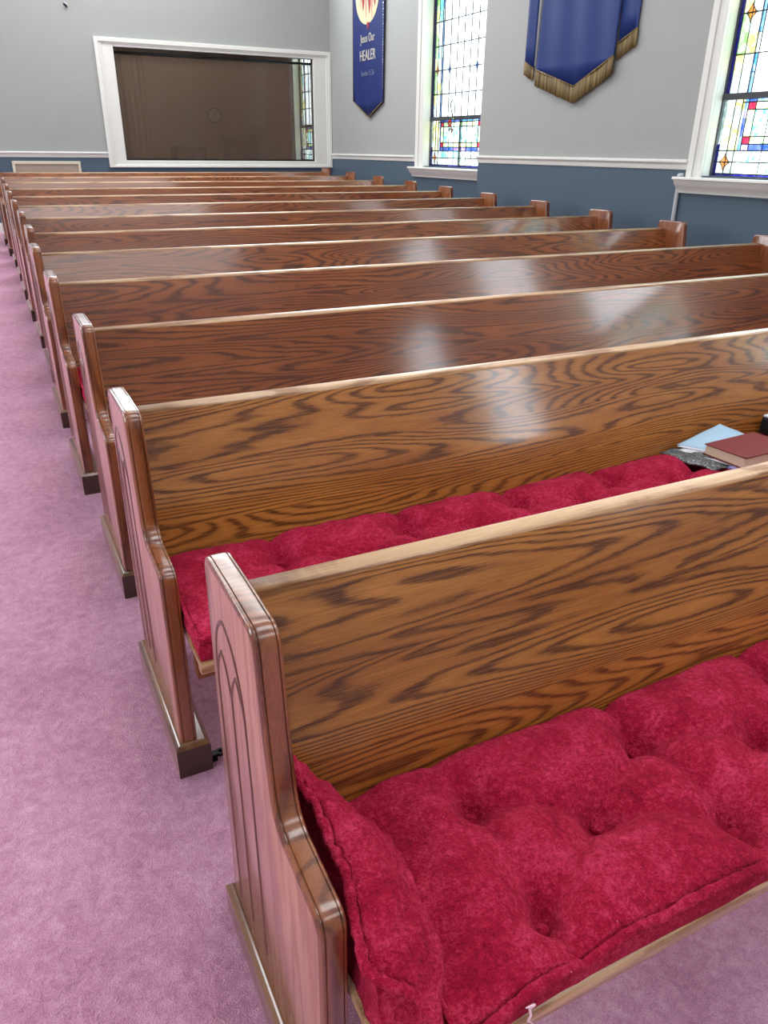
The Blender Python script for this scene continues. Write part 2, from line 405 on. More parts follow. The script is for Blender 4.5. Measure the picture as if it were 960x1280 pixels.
# ------------------------------------------------------------------ seat cushions
ZB = .4225
def tufts(x0, x1):
    pts = []; k = 0; x = .335-.385*1
    while x < x1+.2:
        for (dx, y) in ((0, -.062), (0, .165), (.1925, .055)):
            if x0+.05 < x+dx < x1-.05: pts.append((x+dx, y))
        x += .385
    return pts
def seat_cushion(parent, x0, x1, seed, dx=.0125, thick=.072, low=False):
    """long plush cushion, tufted in a staggered grid, welted edge"""
    y0, y1 = -.136, .268
    T_ = tufts(x0, x1); rnd = random.Random(seed)
    T_ = [(a+rnd.uniform(-.012, .012), b+rnd.uniform(-.006, .006)) for a, b in T_]
    segs = []
    for i, a in enumerate(T_):
        for b in T_[i+1:]:
            d = math.hypot(a[0]-b[0], a[1]-b[1])
            if d < .30 and abs(a[1]-b[1]) > .05: segs.append((a, b, rnd.uniform(.35, 1)))
        if a[1] < 0: segs.append((a, (a[0]+rnd.uniform(-.02, .02), y0), rnd.uniform(.5, 1)))
        if a[1] > .1: segs.append((a, (a[0]+rnd.uniform(-.02, .02), y1), rnd.uniform(.5, 1)))
    segs.sort(key=lambda s: min(s[0][0], s[1][0]))
    nx = int((x1-x0)/dx); ny = int((y1-y0)/dx)
    def top(x, y):
        h = thick
        e = min(x-x0, x1-x, y-y0, y1-y)
        h += .024*(1-math.exp(-max(e, 0)/.04))
        for a in T_:
            if abs(a[0]-x) > .2: continue
            r = math.hypot(a[0]-x, a[1]-y); h -= .040*math.exp(-(r/.044)**1.2)
        for a, b, w in segs:
            if min(a[0], b[0])-.06 > x or max(a[0], b[0])+.06 < x: continue
            ax, ay = a; bx, by_ = b; vx, vy = bx-ax, by_-ay; l2 = vx*vx+vy*vy
            t = max(0, min(1, ((x-ax)*vx+(y-ay)*vy)/l2)); r = math.hypot(x-ax-t*vx, y-ay-t*vy)
            h -= w*.030*math.exp(-(r/.022)**1.2)
        h += .012*noise.noise(Vector((x*5+seed*7, y*6, 0)))+.006*noise.noise(Vector((x*20, y*20, seed)))+.0016*noise.noise(Vector((x*90, y*90, seed)))
        if low: q = min(1, max(0, (x-x0)/.15)); h *= .66+.34*q*q*(3-2*q)
        return ZB+max(h, .02)
    # edge wander
    def ex(y, s): return s*.006*noise.noise(Vector((y*7, seed, 3)))
    cols = []
    vs = []; fs = []
    for i in range(nx+1):
        x = x0+(x1-x0)*i/nx
        for j in range(ny+1):
            y = y0+(y1-y0)*j/ny
            fy = .006*noise.noise(Vector((x*4, seed, 9))) if j == 0 else 0
            z = top(x, y); e = min(x-x0, x1-x, y-y0, y1-y)
            if y > .2: z = min(z, z)
            back = max(0, y-(by(z)-.004))                   # keep clear of the leaning backrest
            vs.append((x, y+fy-back*.98, z))
    W = ny+1
    for i in range(nx):
        for j in range(ny): fs.append((i*W+j, i*W+j+1, (i+1)*W+j+1, (i+1)*W+j))
    # boxed side band
    rim = [i*W for i in range(nx+1)] + [nx*W+j for j in range(1, W)] + [i*W+ny for i in range(nx-1, -1, -1)] + [j for j in range(ny-1, 0, -1)]
    rings = [rim]; nv = len(vs)
    for (dz, bulge) in ((.86, -.007), (.62, .002), (.30, .004), (.06, -.003), (0, -.014)):
        cur = []
        for q in rim:
            x, y, z = vs[q]; 
            cx = min(max(x, x0+.05), x1-.05); cy = min(max(y, y0+.05), y1-.05)
            d = Vector((x-cx, y-cy)); d = d.normalized() if d.length > 1e-6 else Vector((0, 0))
            if y > .15: d.y = 0
            b = bulge*(1+.5*noise.noise(Vector((x*9, y*9, dz*3+seed))))
            xx = x+d.x*b
            xx = max(xx, T+.002) if x < 1 else min(xx, L-.002)
            cur.append(nv); vs.append((xx, y+d.y*b, ZB+.0005+(z-ZB)*dz)); nv += 1
        rings.append(cur)
    n = len(rim)
    for a, b in zip(rings, rings[1:]):
        for k in range(n): fs.append((a[k], a[(k+1) % n], b[(k+1) % n], b[k]))
    fs.append(rings[-1][:])
    o = mesh('cushion_body', vs, fs, M['plush'], parent, smooth=True)
    # welt
    mb = MB(); loop = [Vector(vs[q])+Vector((0, 0, .001)) for q in rim if not (vs[q][1] > .2)]
    line = sorted([i for i in range(nx+1)])
    pts = [Vector(vs[i*W])+Vector((0, -.008, .005)) for i in line]
    mb.tube(pts, [.0078+.003*noise.noise(p*70) for p in pts], 8)
    pts = [Vector(vs[j])+Vector((.001, 0, .002)) for j in range(0, W-2)]
    mb.tube(pts, .005, 8)
    mb.build('welt', M['plush'], parent, smooth=True)
    for (a, b) in T_:
        mb = MB(); z = top(a, b)+.004
        n1 = 12; vs2 = []; f2 = []; prof = [(.0115, -.002), (.0125, .003), (.010, .0075), (.0055, .0098), (.001, .0104)]
        for rr, hz in prof:
            for k in range(n1): t = 2*math.pi*k/n1; vs2.append((a+rr*math.cos(t), b+rr*math.sin(t), z+hz))
        for q in range(len(prof)-1):
            for k in range(n1): f2.append((q*n1+k, q*n1+(k+1) % n1, (q+1)*n1+(k+1) % n1, (q+1)*n1+k))
        f2.append(list(range((len(prof)-1)*n1, len(prof)*n1))); mb.add(vs2, f2)
        mb.build('tuft_button', M['plush'], parent, smooth=True)
CL = ['long crimson tufted cushion on the nearest pew, filling the lower right',
      'long crimson tufted cushion on the second pew, with book and papers lying on it',
      'crimson seat cushion on the third pew, a sliver seen past the second pew end',
      'crimson seat cushion on the fourth pew, a sliver seen past the third pew end']
for i in range(4):
    r = empty('seat_cushion', base(i)); tag(r, CL[i], 'cushion', 'crimson cushions along the pew seats')
    if i == 0: seat_cushion(r, .132, L-.02, 1, .0085, .074, True)
    elif i == 1: seat_cushion(r, T+.004, L-.02, 2, .0125, .064)
    else: seat_cushion(r, T+.004, L-.02, 3+i, .03)

# small boxed cushion standing against the end of the first pew
def lut(f, *t):
    for (a, p), (b, q) in zip(t, t[1:]):
        if f <= b: u = (f-a)/(b-a); u = u*u*(3-2*u); return p+(q-p)*u
    return t[-1][1]
def end_cushion():
    r = empty('end_cushion', base(0)+Vector((0, 0, ZB)))
    tag(r, 'small plump crimson cushion wedged against the end panel of the nearest pew', 'cushion')
    nu, nv, nw = 30, 84, 18
    # corner control of a hexahedron (u: left-right, v: front-back, w: bottom-top)
    def P(u, v, w):
        # v 0 front .. 1 back
        f = v
        yb0, yt0 = -.128-.02*u, -.050-.062*u
        yb1, yt1 = .225, .262
        xl_b, xr_b = .050, .120
        xl_t = lut(f, (0, .049), (.17, .058), (.45, .077), (.75, .074), (1, .070))
        xr_t = lut(f, (0, .112), (.25, .156), (.6, .168), (1, .135))
        zl = lut(f, (0, .110), (.17, .124), (.45, .139), (.75, .158), (1, .195)); zr = lut(f, (0, .072), (.3, .094), (.7, .100), (1, .082))
        b = Vector((xl_b+(xr_b-xl_b)*u, yb0+(yb1-yb0)*v, .001))
        t = Vector((xl_t+(xr_t-xl_t)*u, yt0+(yt1-yt0)*v, zl+(zr-zl)*u))
        p = b.lerp(t, w)
        s = lambda q: (4*q*(1-q))**.5 if 0 < q < 1 else 0
        p.z += .030*s(u)*s(v)*max(0, w-.5)*2
        p.x += (.026*s(v)*s(w)*max(0, u-.5)*2) + .010*s(v)*s(w)*max(0, .5-u)*2
        p.y += .006*s(u)*s(w)*max(0, .5-v)*2
        nz = .006*noise.noise(Vector((p.x*14, p.y*14, p.z*14)))+.0045*noise.noise(p*42)+.0012*noise.noise(p*140)
        p += Vector((nz, nz, nz if w > .3 else 0))
        p.x = max(p.x, T+.003); p.z = max(p.z, .0006)
        p.y = min(p.y, by(p.z+ZB)-.004)
        return p
    idx = {}; vs = []; fs = []
    def vid(i, j, k):
        if (i, j, k) not in idx: idx[(i, j, k)] = len(vs); vs.append(P(i/nu, j/nv, k/nw))
        return idx[(i, j, k)]
    for i in range(nu):
        for j in range(nv):
            for k in (0, nw): fs.append((vid(i, j, k), vid(i+1, j, k), vid(i+1, j+1, k), vid(i, j+1, k)))
    for i in range(nu):
        for k in range(nw):
            for j in (0, nv): fs.append((vid(i, j, k), vid(i+1, j, k), vid(i+1, j, k+1), vid(i, j, k+1)))
    for j in range(nv):
        for k in range(nw):
            for i in (0, nu): fs.append((vid(i, j, k), vid(i, j+1, k), vid(i, j+1, k+1), vid(i, j, k+1)))
    mesh('cushion_body', vs, fs, M['plush'], r, smooth=True)
    mb = MB()
    pts = [P(0, j/nv, 1)+Vector((-.006, 0, .006)) for j in range(nv, -1, -1)]+[P(i/nu, 0, 1)+Vector((0, -.010, .004)) for i in range(1, nu+1)]
    mb.tube(pts, [.0078+.0035*noise.noise(p*70) for p in pts], 8)
    mb.build('welt', M['plush'], r, smooth=True)
end_cushion()
mb = MB()
b0 = base(0)
zz = [(0.222, .487), (.232, .489), (.236, .484), (.231, .476), (.232, .466), (.228, .458), (.234, .448), (.239, .440), (.241, .432), (.237, .425)]
mb.tube([b0+Vector((x, -.1545-.002*math.sin(k*1.7), z)) for k, (x, z) in enumerate(zz)], [.0010, .0020, .0024, .0020, .0018, .0020, .0014, .0011, .0017, .0016], 6)
tag(mb.build('thread', plain('white_thread', srgb(250, 214, 226), .8), smooth=True), 'short loose white thread on the front edge of the nearest red cushion', 'thread')

# ------------------------------------------------------------------ things on the second pew
b1 = base(1)
def at(x, y, z): return b1+Vector((x, y, z))
M['page'] = plain('yellowed_page_edges', srgb(232, 212, 182), .8)
M['maroon'] = plain('maroon_book_cover', srgb(128, 50, 50), .6, .4, bump=.4, bscale=500)
M['paper'] = plain('pale_blue_paper', srgb(176, 212, 234), .7)
M['white_paper'] = plain('white_paper', srgb(226, 230, 236), .7)
M['black'] = plain('black_card', srgb(22, 22, 24), .4)
M['lav'] = plain('lavender_wrapper', srgb(138, 132, 190), .35)
def foil():
    nt = NT('patterned_foil_wrapper'); tc = nt.n('ShaderNodeTexCoord').outputs['Object']
    v = nt.n('ShaderNodeTexVoronoi', {'Vector': tc, 'Scale': 150.0, 'Randomness': 1.0}).outputs['Distance']
    n = nt.n('ShaderNodeTexNoise', {'Vector': tc, 'Scale': 60.0, 'Detail': 4.0}).outputs[0]
    f = nt.math('ADD', v, nt.math('SUBTRACT', n, .5))
    c = nt.ramp(f, [(.15, srgb(196, 204, 200)), (.32, srgb(120, 130, 118)), (.45, srgb(70, 80, 84)), (.7, srgb(96, 104, 108))])
    b = bsdf(nt, Base_Color=c, Roughness=.35, Metallic=.3)
    return nt.done(b.outputs[0])
M['foil'] = foil()
def sheet(name, cor, mats, n=14, th=.0012, wav=.004, seed=0, lift=0):
    """a thin sheet with real thickness between four corners, gently crumpled"""
    a, b, c, d = [Vector(p) for p in cor]; vs = []; fs = []
    for s in (0, 1):
        for i in range(n+1):
            for j in range(n+1):
                u, v = i/n, j/n
                p = a.lerp(b, u).lerp(d.lerp(c, u), v)
                p.z += wav*noise.noise(Vector((u*3+seed, v*3, 0)))+wav*.5*noise.noise(Vector((u*8+seed, v*8, 4)))+lift*math.sin(math.pi*u)*math.sin(math.pi*v)+s*th
                vs.append(p)
    W = n+1; K = W*W
    for i in range(n):
        for j in range(n):
            q = (i*W+j, (i+1)*W+j, (i+1)*W+j+1, i*W+j+1); fs.append(q); fs.append(tuple(K+t for t in q)[::-1])
    rim = [i*W for i in range(n)]+[n*W+j for j in range(n)]+[i*W+n for i in range(n, 0, -1)]+[j for j in range(n, 0, -1)]
    for k in range(len(rim)): p, q = rim[k], rim[(k+1) % len(rim)]; fs.append((p, q, K+q, K+p))
    return mesh(name, vs, fs, mats, smooth=True)
# patterned packet, folded paper (leaning on the back), white sheet, book, wrapper, black box
o = sheet('wrapper_packet', [at(1.890, .268, .498), at(1.785, .262, .497), at(1.832, .062, .495), at(2.04, .06, .497)], M['foil'], 16, .006, .008, 2, .010)
tag(o, 'crumpled grey packet with floral pattern lying under the book on the second pew', 'packet')
o = sheet('white_sheet', [at(1.95, .262, .509), at(1.845, .235, .510), at(1.90, .055, .508), at(2.10, .09, .510)], M['white_paper'], 12, .001, .003, 5)
tag(o, 'white sheet of paper between the patterned packet and the old book', 'paper')
r = empty('folded_paper', at(0, 0, 0)); tag(r, 'pale blue folded paper propped behind the book against the second pew back', 'paper')
def z3(x, y, z): return Vector((x, y, z))
for k, (nm, cc, m) in enumerate((('front_leaf', [z3(1.862, .262, .518), z3(1.955, .150, .514), z3(2.185, .215, .516), z3(2.088, .284, .556)], M['paper']),
                                ('back_leaf', [z3(1.857, .255, .5145), z3(1.945, .135, .512), z3(2.165, .20, .5125), z3(2.08, .278, .546)], M['white_paper']))):
    o = sheet(nm, cc, m, 12, .0015, .003, 8+k, .008 if k == 0 else .002); o.parent = r
def book(name, loc, rz, w, d, h, cover, parent=None, round_sp=True):
    r = empty(name, loc); r.rotation_euler = (0, 0, rz)
    mb = MB(); mb.box(.003, w-.004, .004, d-.004, .003, h-.003)
    mb.build('page_block', M['page'], r, bevel=.001)
    for z0 in (0, h-.003):
        n = 10; vs = []; fs = []
        for s in (0, 1):
            for i in range(n+1):
                for j in range(n+1):
                    u, v = i/n, j/n
                    droop = (-.004 if z0 == 0 else .003)*0
                    lift = .0025*math.sin(u*3.1)*math.sin(v*3)+ (.004*(u*v)**2 if z0 else 0)
                    vs.append((u*w, v*d, z0+s*.003+(lift if z0 else 0)))
        W = n+1; K = W*W
        for i in range(n):
            for j in range(n):
                q = (i*W+j, (i+1)*W+j, (i+1)*W+j+1, i*W+j+1); fs.append(q); fs.append(tuple(K+t for t in q)[::-1])
        rim = [i*W for i in range(n)]+[n*W+j for j in range(n)]+[i*W+n for i in range(n, 0, -1)]+[j for j in range(n, 0, -1)]
        for k in range(len(rim)): p, q = rim[k], rim[(k+1) % len(rim)]; fs.append((p, q, K+q, K+p))
        mesh('cover', vs, fs, cover, r, smooth=False)
    mb = MB(); mb.box(-.002, .003, 0, d, 0, h); mb.build('spine', cover, r, bevel=.002)
    return r
bk = book('hardback_book', at(1.950, .062, .5375), 0, .26, .165, .038, M['maroon'])
bk.rotation_euler = (0, 0, math.radians(20))
# the spine lies on the far side: turn so that page edges face the viewer
bk.location = at(1.888+.26, .004+.165+.012, .5125); bk.rotation_euler = (0, 0, math.radians(183))
tag(bk, 'thick old book with maroon cover and yellowed page edges on the second pew', 'book')
o = sheet('candy_wrapper', [at(1.870, .045, .505), at(1.885, -.012, .503), at(2.095, .012, .504), at(2.075, .06, .505)], M['lav'], 12, .008, .003, 3, .004)
tag(o, 'flat lavender and silver wrapper in front of the old book', 'wrapper')
r = empty('black_box', at(2.288, .262, .500)); r.rotation_euler = (0, 0, math.radians(8))
tag(r, 'black and white box at the right picture edge beside the book', 'box')
mb = MB(); mb.box(0, .10, -.07, 0, 0, .062); mb.build('box_body', M['black'], r, bevel=.002)
mb = MB(); mb.box(.006, .096, -.074, .0, .0625, .070); mb.build('lid', M['white_paper'], r, bevel=.002)
mb = MB(); mb.box(.018, .095, -.0725, -.0702, .006, .048); mb.build('side_panel', M['page'], r)
mb = MB(); mb.prism(arc(.009, .022, .0045, 0, 360, 12)[:-1], 1, -.0718, -.0700); mb.build('round_mark', M['white_paper'], r)

# ------------------------------------------------------------------ the room
YB, YF, XW, XN, XL, ZC = 12.0, -6.0, 5.12, 4.92, -4.8, 5.3
YSTEP = 7.30
def strct(o): o['kind'] = 'structure'; return o
mb = MB(); mb.quad((XL, YF, SL*YF), (XW+.5, YF, SL*YF), (XW+.5, 17.2, SL*17.2), (XL, 17.2, SL*17.2)); strct(mb.build('floor', M['carpet']))
mb = MB(); mb.box(XL-.1, XW+.4, YF-.1, 17.3, ZC, ZC+.1); strct(mb.build('ceiling', M['ceil']))
def wall_grid(mb, cuts_a, cuts_z, holes, pt, mfun):
    for a0, a1 in zip(cuts_a, cuts_a[1:]):
        for z0, z1 in zip(cuts_z, cuts_z[1:]):
            am, zm = (a0+a1)/2, (z0+z1)/2
            if any(h[0] < am < h[1] and h[2] < zm < h[3] for h in holes): continue
            mb.quad(pt(a0, z0), pt(a1, z0), pt(a1, z1), pt(a0, z1), mfun(zm))
ZT = 3.75
# windows on the right wall: (y far edge, width, wall plane)
def wall_along_y(name, X, ya, yb, holes, zr, extra=None):
    mb = MB(); ca = sorted({ya, yb} | {h[0] for h in holes} | {h[1] for h in holes}); cz = sorted({-.5, ZC, zr} | {h[2] for h in holes} | {h[3] for h in holes})
    wall_grid(mb, ca, cz, holes, lambda a, z: (X, a, z), lambda z: 0 if z > zr else 1)
    if extra: extra(mb)
    return strct(mb.build(name, [M['wall'], M['wainscot']]))
WIN = [dict(yf=8.905, X=XW, w=1.42, zb=1.300), dict(yf=4.062, X=XN, w=1.37, zb=1.326), dict(yf=.42, X=XN, w=1.37, zb=1.326), dict(yf=-3.4, X=XN, w=1.37, zb=1.326), dict(yf=13.60, X=XW, w=1.42, zb=1.300)]
def hole(w): return (w['yf']-w['w'], w['yf'], w['zb'], ZT)
wall_along_y('wall_right', XN, YF, YSTEP, [hole(w) for w in WIN if w['X'] == XN], 1.40)
def stepf(mb): mb.quad((XN, YSTEP, -.5), (XW+.0, YSTEP, -.5), (XW, YSTEP, 1.40), (XN, YSTEP, 1.40), 1); mb.quad((XN, YSTEP, 1.40), (XW, YSTEP, 1.40), (XW, YSTEP, ZC), (XN, YSTEP, ZC), 0)
wall_along_y('wall_right_rear', XW, YSTEP, YB+.12, [hole(WIN[0])], 1.385, stepf)
# back wall with the wide window
PX0, PX1, PZ0, PZ1 = 1.85, 4.83, 1.306, 2.742
mb = MB()
for y, flip in ((YB, 0), (YB+.12, 1)):
    wall_grid(mb, sorted([XL, PX0, PX1, XW]), sorted([-.5, 1.378, PZ0, PZ1, ZC]), [(PX0, PX1, PZ0, PZ1)], lambda a, z: (a, y, z), lambda z: 0 if z > 1.378 else 1)
strct(mb.build('wall_back', [M['wall'], M['wainscot']]))
mb = MB(); mb.quad((XL, YF, -.5), (XW, YF, -.5), (XW, YF, ZC), (XL, YF, ZC)); strct(mb.build('wall_front', [M['wall']]))
LW = [dict(yf=y, w=1.37, zb=1.10) for y in (11.0, 7.4, 3.8, .2, -3.4)]
wall_along_y('wall_left', XL, YF, YB+.12, [hole(w) for w in LW], 1.40)

# chair rails (moulded profile)
def rail_prof(s):   # (depth from wall, z offset)
    return [(0, -.044), (.008, -.044), (.012, -.034), (.016, -.008), (.024, .002), (.034, .010), (.034, .022), (.024, .029), (0, .032)]
def rail_y(name, X, ya, yb, z):
    mb = MB(); mb.prism([(X-d, z+h) for d, h in rail_prof(0)], 1, ya, yb); strct(mb.build(name, M['trim']))
rail_y('trim_1', XW, 9.135, YB, 1.392); rail_y('trim_2', XN, 4.214, YSTEP, 1.408)
mb = MB(); mb.prism([(YB-d, 1.384+h) for d, h in rail_prof(0)], 0, XL, 1.60); strct(mb.build('trim_3', M['trim']))
mb = MB(); mb.prism([(YB, SL*YB-.02), (YB-.016, SL*YB-.02), (YB-.016, SL*YB+.10), (YB-.010, SL*YB+.125), (YB, SL*YB+.13)], 0, -.12, XW); strct(mb.build('baseboard_back', M['trim']))
mb = MB()
mb.box(-.36, -.24, YB-.022, YB, SL*YB-.01, 2.5); mb.box(-1.42, -1.30, YB-.022, YB, SL*YB-.01, 2.5); mb.box(-1.42, -.24, YB-.022, YB, 2.5, 2.62)
strct(mb.build('trim_4', M['trim'], bevel=.004))
mb = MB(); mb.box(-1.30, -.36, YB-.012, YB+.03, SL*YB+.01, 2.5)
for z0, z1 in ((.52, 1.25), (1.4, 2.35)):
    for x0 in (-1.20, -.79): mb.box(x0, x0+.32, YB-.020, YB-.010, z0, z1)
strct(mb.build('door_1', M['trim'], bevel=.004))

# ---- stained glass windows
def glow_glass(name, e):
    nt = NT(name); M[name] = nt.done(nt.n('ShaderNodeEmission', {0: (.90, .95, 1, 1), 1: e}).outputs[0])
M['clear'] = glassmat('clear_obscured_glass', (.95, .97, .98, 1), .1)
glow_glass('daylit_side', 8.5); glow_glass('daylit', 8.0)
def star(cx, cz, rx, rz, n=5):
    pts = []
    C4 = [(cx, cz+rz), (cx+rx, cz), (cx, cz-rz), (cx-rx, cz)]
    for k in range(4):
        p, q = C4[k], C4[(k+1) % 4]; c = ((p[0]+q[0])/2*.55+cx*.45, (p[1]+q[1])/2*.55+cz*.45)
        pts += bez(p, c, q, n)[:-1]
    return pts
def win_color(a, z, W, zb):
    """a: distance from the side (mirrored), z relative to the sill of the glass"""
    h = z
    rn = random.random()
    if h > .56:                                             # upper sash
        if a < .035: return 'ultra' if h > .60 else 'blue'
        if a < .115:
            if h < 1.08: return 'yellow' if .74 < h < .84 else ('pale' if h < .8 else 'green')
            return 'green' if int(h*4) % 2 else 'yellow'
        if a < .205: return 'yellow' if .80 < h < .93 else 'pale' if int(h*5) % 2 else 'aqua'
        if a < .240: return 'sky' if int(h*7.7) % 3 else 'pale'
        return 'white'
    if h < .018: return 'ultra'
    if a < .03: return 'ultra' if h < .25 else 'pale'
    if h < .18: return 'pale' if (a < .19 or rn < .35) else ('white' if rn < .7 else 'aqua')
    if a < .115: return 'pale' if rn < .5 else 'yellow'
    if a < .185: return 'yellow' if rn < .5 else 'pale'
    if a < .24: return ('sky' if h < .27 or h > .46 else 'purple') if rn < .8 else 'blue'
    if h < .225: return 'purple' if rn < .4 else 'blue'
    if h > .505: return 'sky' if rn < .5 else 'blue'
    if a < .31: return 'red' if (h < .275 or h > .45) else ('green' if int(h*20) % 2 else 'yellow')
    if h < .275 or h > .455: return 'yellow' if rn < .5 else 'green'
    return 'aqua' if rn < .6 else 'pale'
def make_window(n, w, left=False):
    X = w['X'] if not left else XL
    s = 1 if not left else -1
    yf, W, zb = w['yf'], w['w'], w['zb']; k = W/1.42
    root = strct(empty('window_%d' % n, (X, yf-W/2, zb)))
    ox, oy, oz = -X, -(yf-W/2), -zb                         # children are given in local coordinates
    def loc(p): return (p[0]+ox, p[1]+oy, p[2]+oz)
    Xg = X+s*.10
    barz0, barz1 = .525, .568
    # --- panes
    al = [0, .035, .115, .205, .240, .31, .405, .56, .71]
    al = al+[1.42-a for a in al[:-1]][::-1]
    zl = [0, .018, .10, .18, .225, .275, .34, .40, .455, .505, .525]
    zu = [.568, .70, .82, .95, 1.08, 1.21, 1.34, 1.47, 1.595, 1.725, 1.85, 1.98, 2.11, 2.24, 2.36, ZT-zb]
    vs = []; fs = []; mi = []
    random.seed(n*11)
    for zs in (zl, zu):
        for z0, z1 in zip(zs, zs[1:]):
            row = [win_color(min((a0+a1)/2, 1.42-(a0+a1)/2), (z0+z1)/2, W, zb) for a0, a1 in zip(al, al[1:])]
            for (a0, a1), c in zip(zip(al, al[1:]), row):
                b = len(vs); vs += [loc((Xg, yf-a*k, zb+z)) for a, z in ((a0, z0), (a1, z0), (a1, z1), (a0, z1))]; fs.append((b, b+1, b+2, b+3)); mi.append(GI[c])
    stars = [(.11, 1.08, .052, .062, 'star_orange'), (1.31, 1.08, .052, .062, 'star_orange'), (.405, 1.08, .042, .066, 'star_blue'), (1.015, 1.08, .042, .066, 'star_blue'), (.11, .10, .055, .062, 'star_orange'), (1.31, .10, .055, .062, 'star_orange'),
             (.11, 2.11, .052, .062, 'star_orange'), (1.31, 2.11, .052, .062, 'star_orange')]
    mbl = MB()
    for (ca, cz, rx, rz, c) in stars:
        pts = star(ca, cz, rx, rz); b = len(vs)
        vs += [loc((Xg-s*.003, yf-a*k, zb+z)) for a, z in pts]; fs.append(tuple(range(b, b+len(pts)))); mi.append(GI[c])
        pp = [loc((Xg-s*.004, yf-a*k, zb+z)) for a, z in pts]; mbl.tube(pp+[pp[0]], .0035, 5)
    me = mesh('stained_glass', vs, fs, [G[q] for q in GK] if not left else [M['daylit_side']]*len(GK), root, mi)
    if n in (3, 4): me.data.materials[GI['white']] = M['clear']
    # --- lead cames
    def came(a0, z0, a1, z1, r=.003):
        r *= 1.9 if X == XW else 1.35
        mbl.tube([loc((Xg-s*.002, yf-a0*k, zb+z0)), loc((Xg-s*.002, yf-a1*k, zb+z1))], r, 5)
    top = ZT-zb
    for a in (.035, .115, .205, .240, .405, .56, .71): 
        for q in {a, 1.42-a}: came(q, .568, q, top, .0040 if a > .2 else .003)
    for z in (.82, 1.08, 1.34, 1.595, 1.85, 2.11, 2.36): came(0, z, 1.42, z, .0036)
    for z in (.70, .95, 1.21, 1.47, 1.725): 
        came(.205, z, .24, z, .0025); came(1.18, z, 1.215, z, .0025)
    for a in (.115,):
        for q in (a, 1.42-a): came(q, 0, q, .525, .0035)
    for a in (.185, .24, .31):
        for q in (a, 1.42-a): came(q, .18 if a > .2 else 0, q, .525, .0035)
    for z, a0 in ((.18, 0), (.225, .24), (.275, .24), (.455, .24), (.505, .185), (.10, .0), (.018, 0)): came(a0, z, 1.42-a0, z, .0035)
    for a in (.44, .56, .86, .98): came(a, 0, a, .525, .0030)
    mbl.build('lead_came', M['lead'], root)
    # --- sash
    mb = MB()
    def bar(a0, a1, z0, z1, d0, d1):
        p = loc((X+s*d0, yf-a0*k, zb+z0)); q = loc((X+s*d1, yf-a1*k, zb+z1))
        mb.box(min(p[0], q[0]), max(p[0], q[0]), min(p[1], q[1]), max(p[1], q[1]), p[2], q[2])
    bar(-.01, .012, 0, top, .075, .13); bar(1.408, 1.43, 0, top, .075, .13)
    bar(0, 1.42, -.012, .004, .075, .13); bar(0, 1.42, top-.03, top, .075, .13)
    bar(0, 1.42, .525, .568, .070, .13)
    if n != 2: bar(.700, .720, 0, .525, .085, .12)
    mb.build('sash', M['sash'], root)
    # --- casing, jambs, sill
    mb = MB()
    def bx(x0, x1, y0, y1, z0, z1):
        p = loc((X+s*x0, y0, z0)); q = loc((X+s*x1, y1, z1))
        mb.box(min(p[0], q[0]), max(p[0], q[0]), min(p[1], q[1]), max(p[1], q[1]), min(p[2], q[2]), max(p[2], q[2]))
    cw = .215 if X == XW else .150
    bx(-.002, .35, yf-.001, yf+.03, zb-.02, ZT+.02)            # far jamb
    bx(-.002, .35, yf-W-.03, yf-W+.001, zb-.02, ZT+.02)        # near jamb
    bx(-.002, .35, yf-W, yf, ZT, ZT+.02)
    for y0, y1, d in ((yf, yf+cw*.24, .030), (yf+cw*.24, yf+cw*.54, .022), (yf+cw*.54, yf+cw*.82, .036), (yf+cw*.82, yf+cw, .024)):
        bx(-d, .0, y0, y1, zb-.02, ZT+.15)
    bx(-.02, .0, yf-W-.10, yf-W, zb-.02, ZT+.15)
    bx(-.03, .0, yf-W, yf, ZT, ZT+.15)
    mb.build('window_frame', M['trim'], root, bevel=.004)
    mb = MB()
    pts = [(0, 0), (-.100, 0), (-.105, -.006), (-.105, -.020), (-.085, -.024), (-.075, -.050), (-.055, -.075), (-.030, -.100), (-.026, -.120), (0, -.120)]
    y0, y1 = yf-W-.12, yf+cw+.06
    if X == XW and not left and n == 1: y0 = YSTEP+.002
    pp = [(loc((X+s*d, 0, zb-.012+h))[0], loc((0, 0, zb-.012+h))[2]) for d, h in pts]
    mb.prism(pp, 1, y0+oy, y1+oy)
    bx(-.01, .35, yf-W, yf, zb-.03, zb-.012)
    mb.build('window_sill', M['trim'], root, bevel=.002)
    return root
for i, w in enumerate(WIN): make_window(i+1, w)
for i, w in enumerate(LW): make_window(i+12, w, True)

# ---- the wide interior window in the back wall and the dim room beyond it
root = strct(empty('window_10', (PX0, YB, PZ0)))
def lb(mb, x0, x1, y0, y1, z0, z1): mb.box(x0-PX0, x1-PX0, y0-YB, y1-YB, z0-PZ0, z1-PZ0)
mb = MB()
fx0, fx1, fz0, fz1 = 1.60, 5.115, 1.212, 2.846
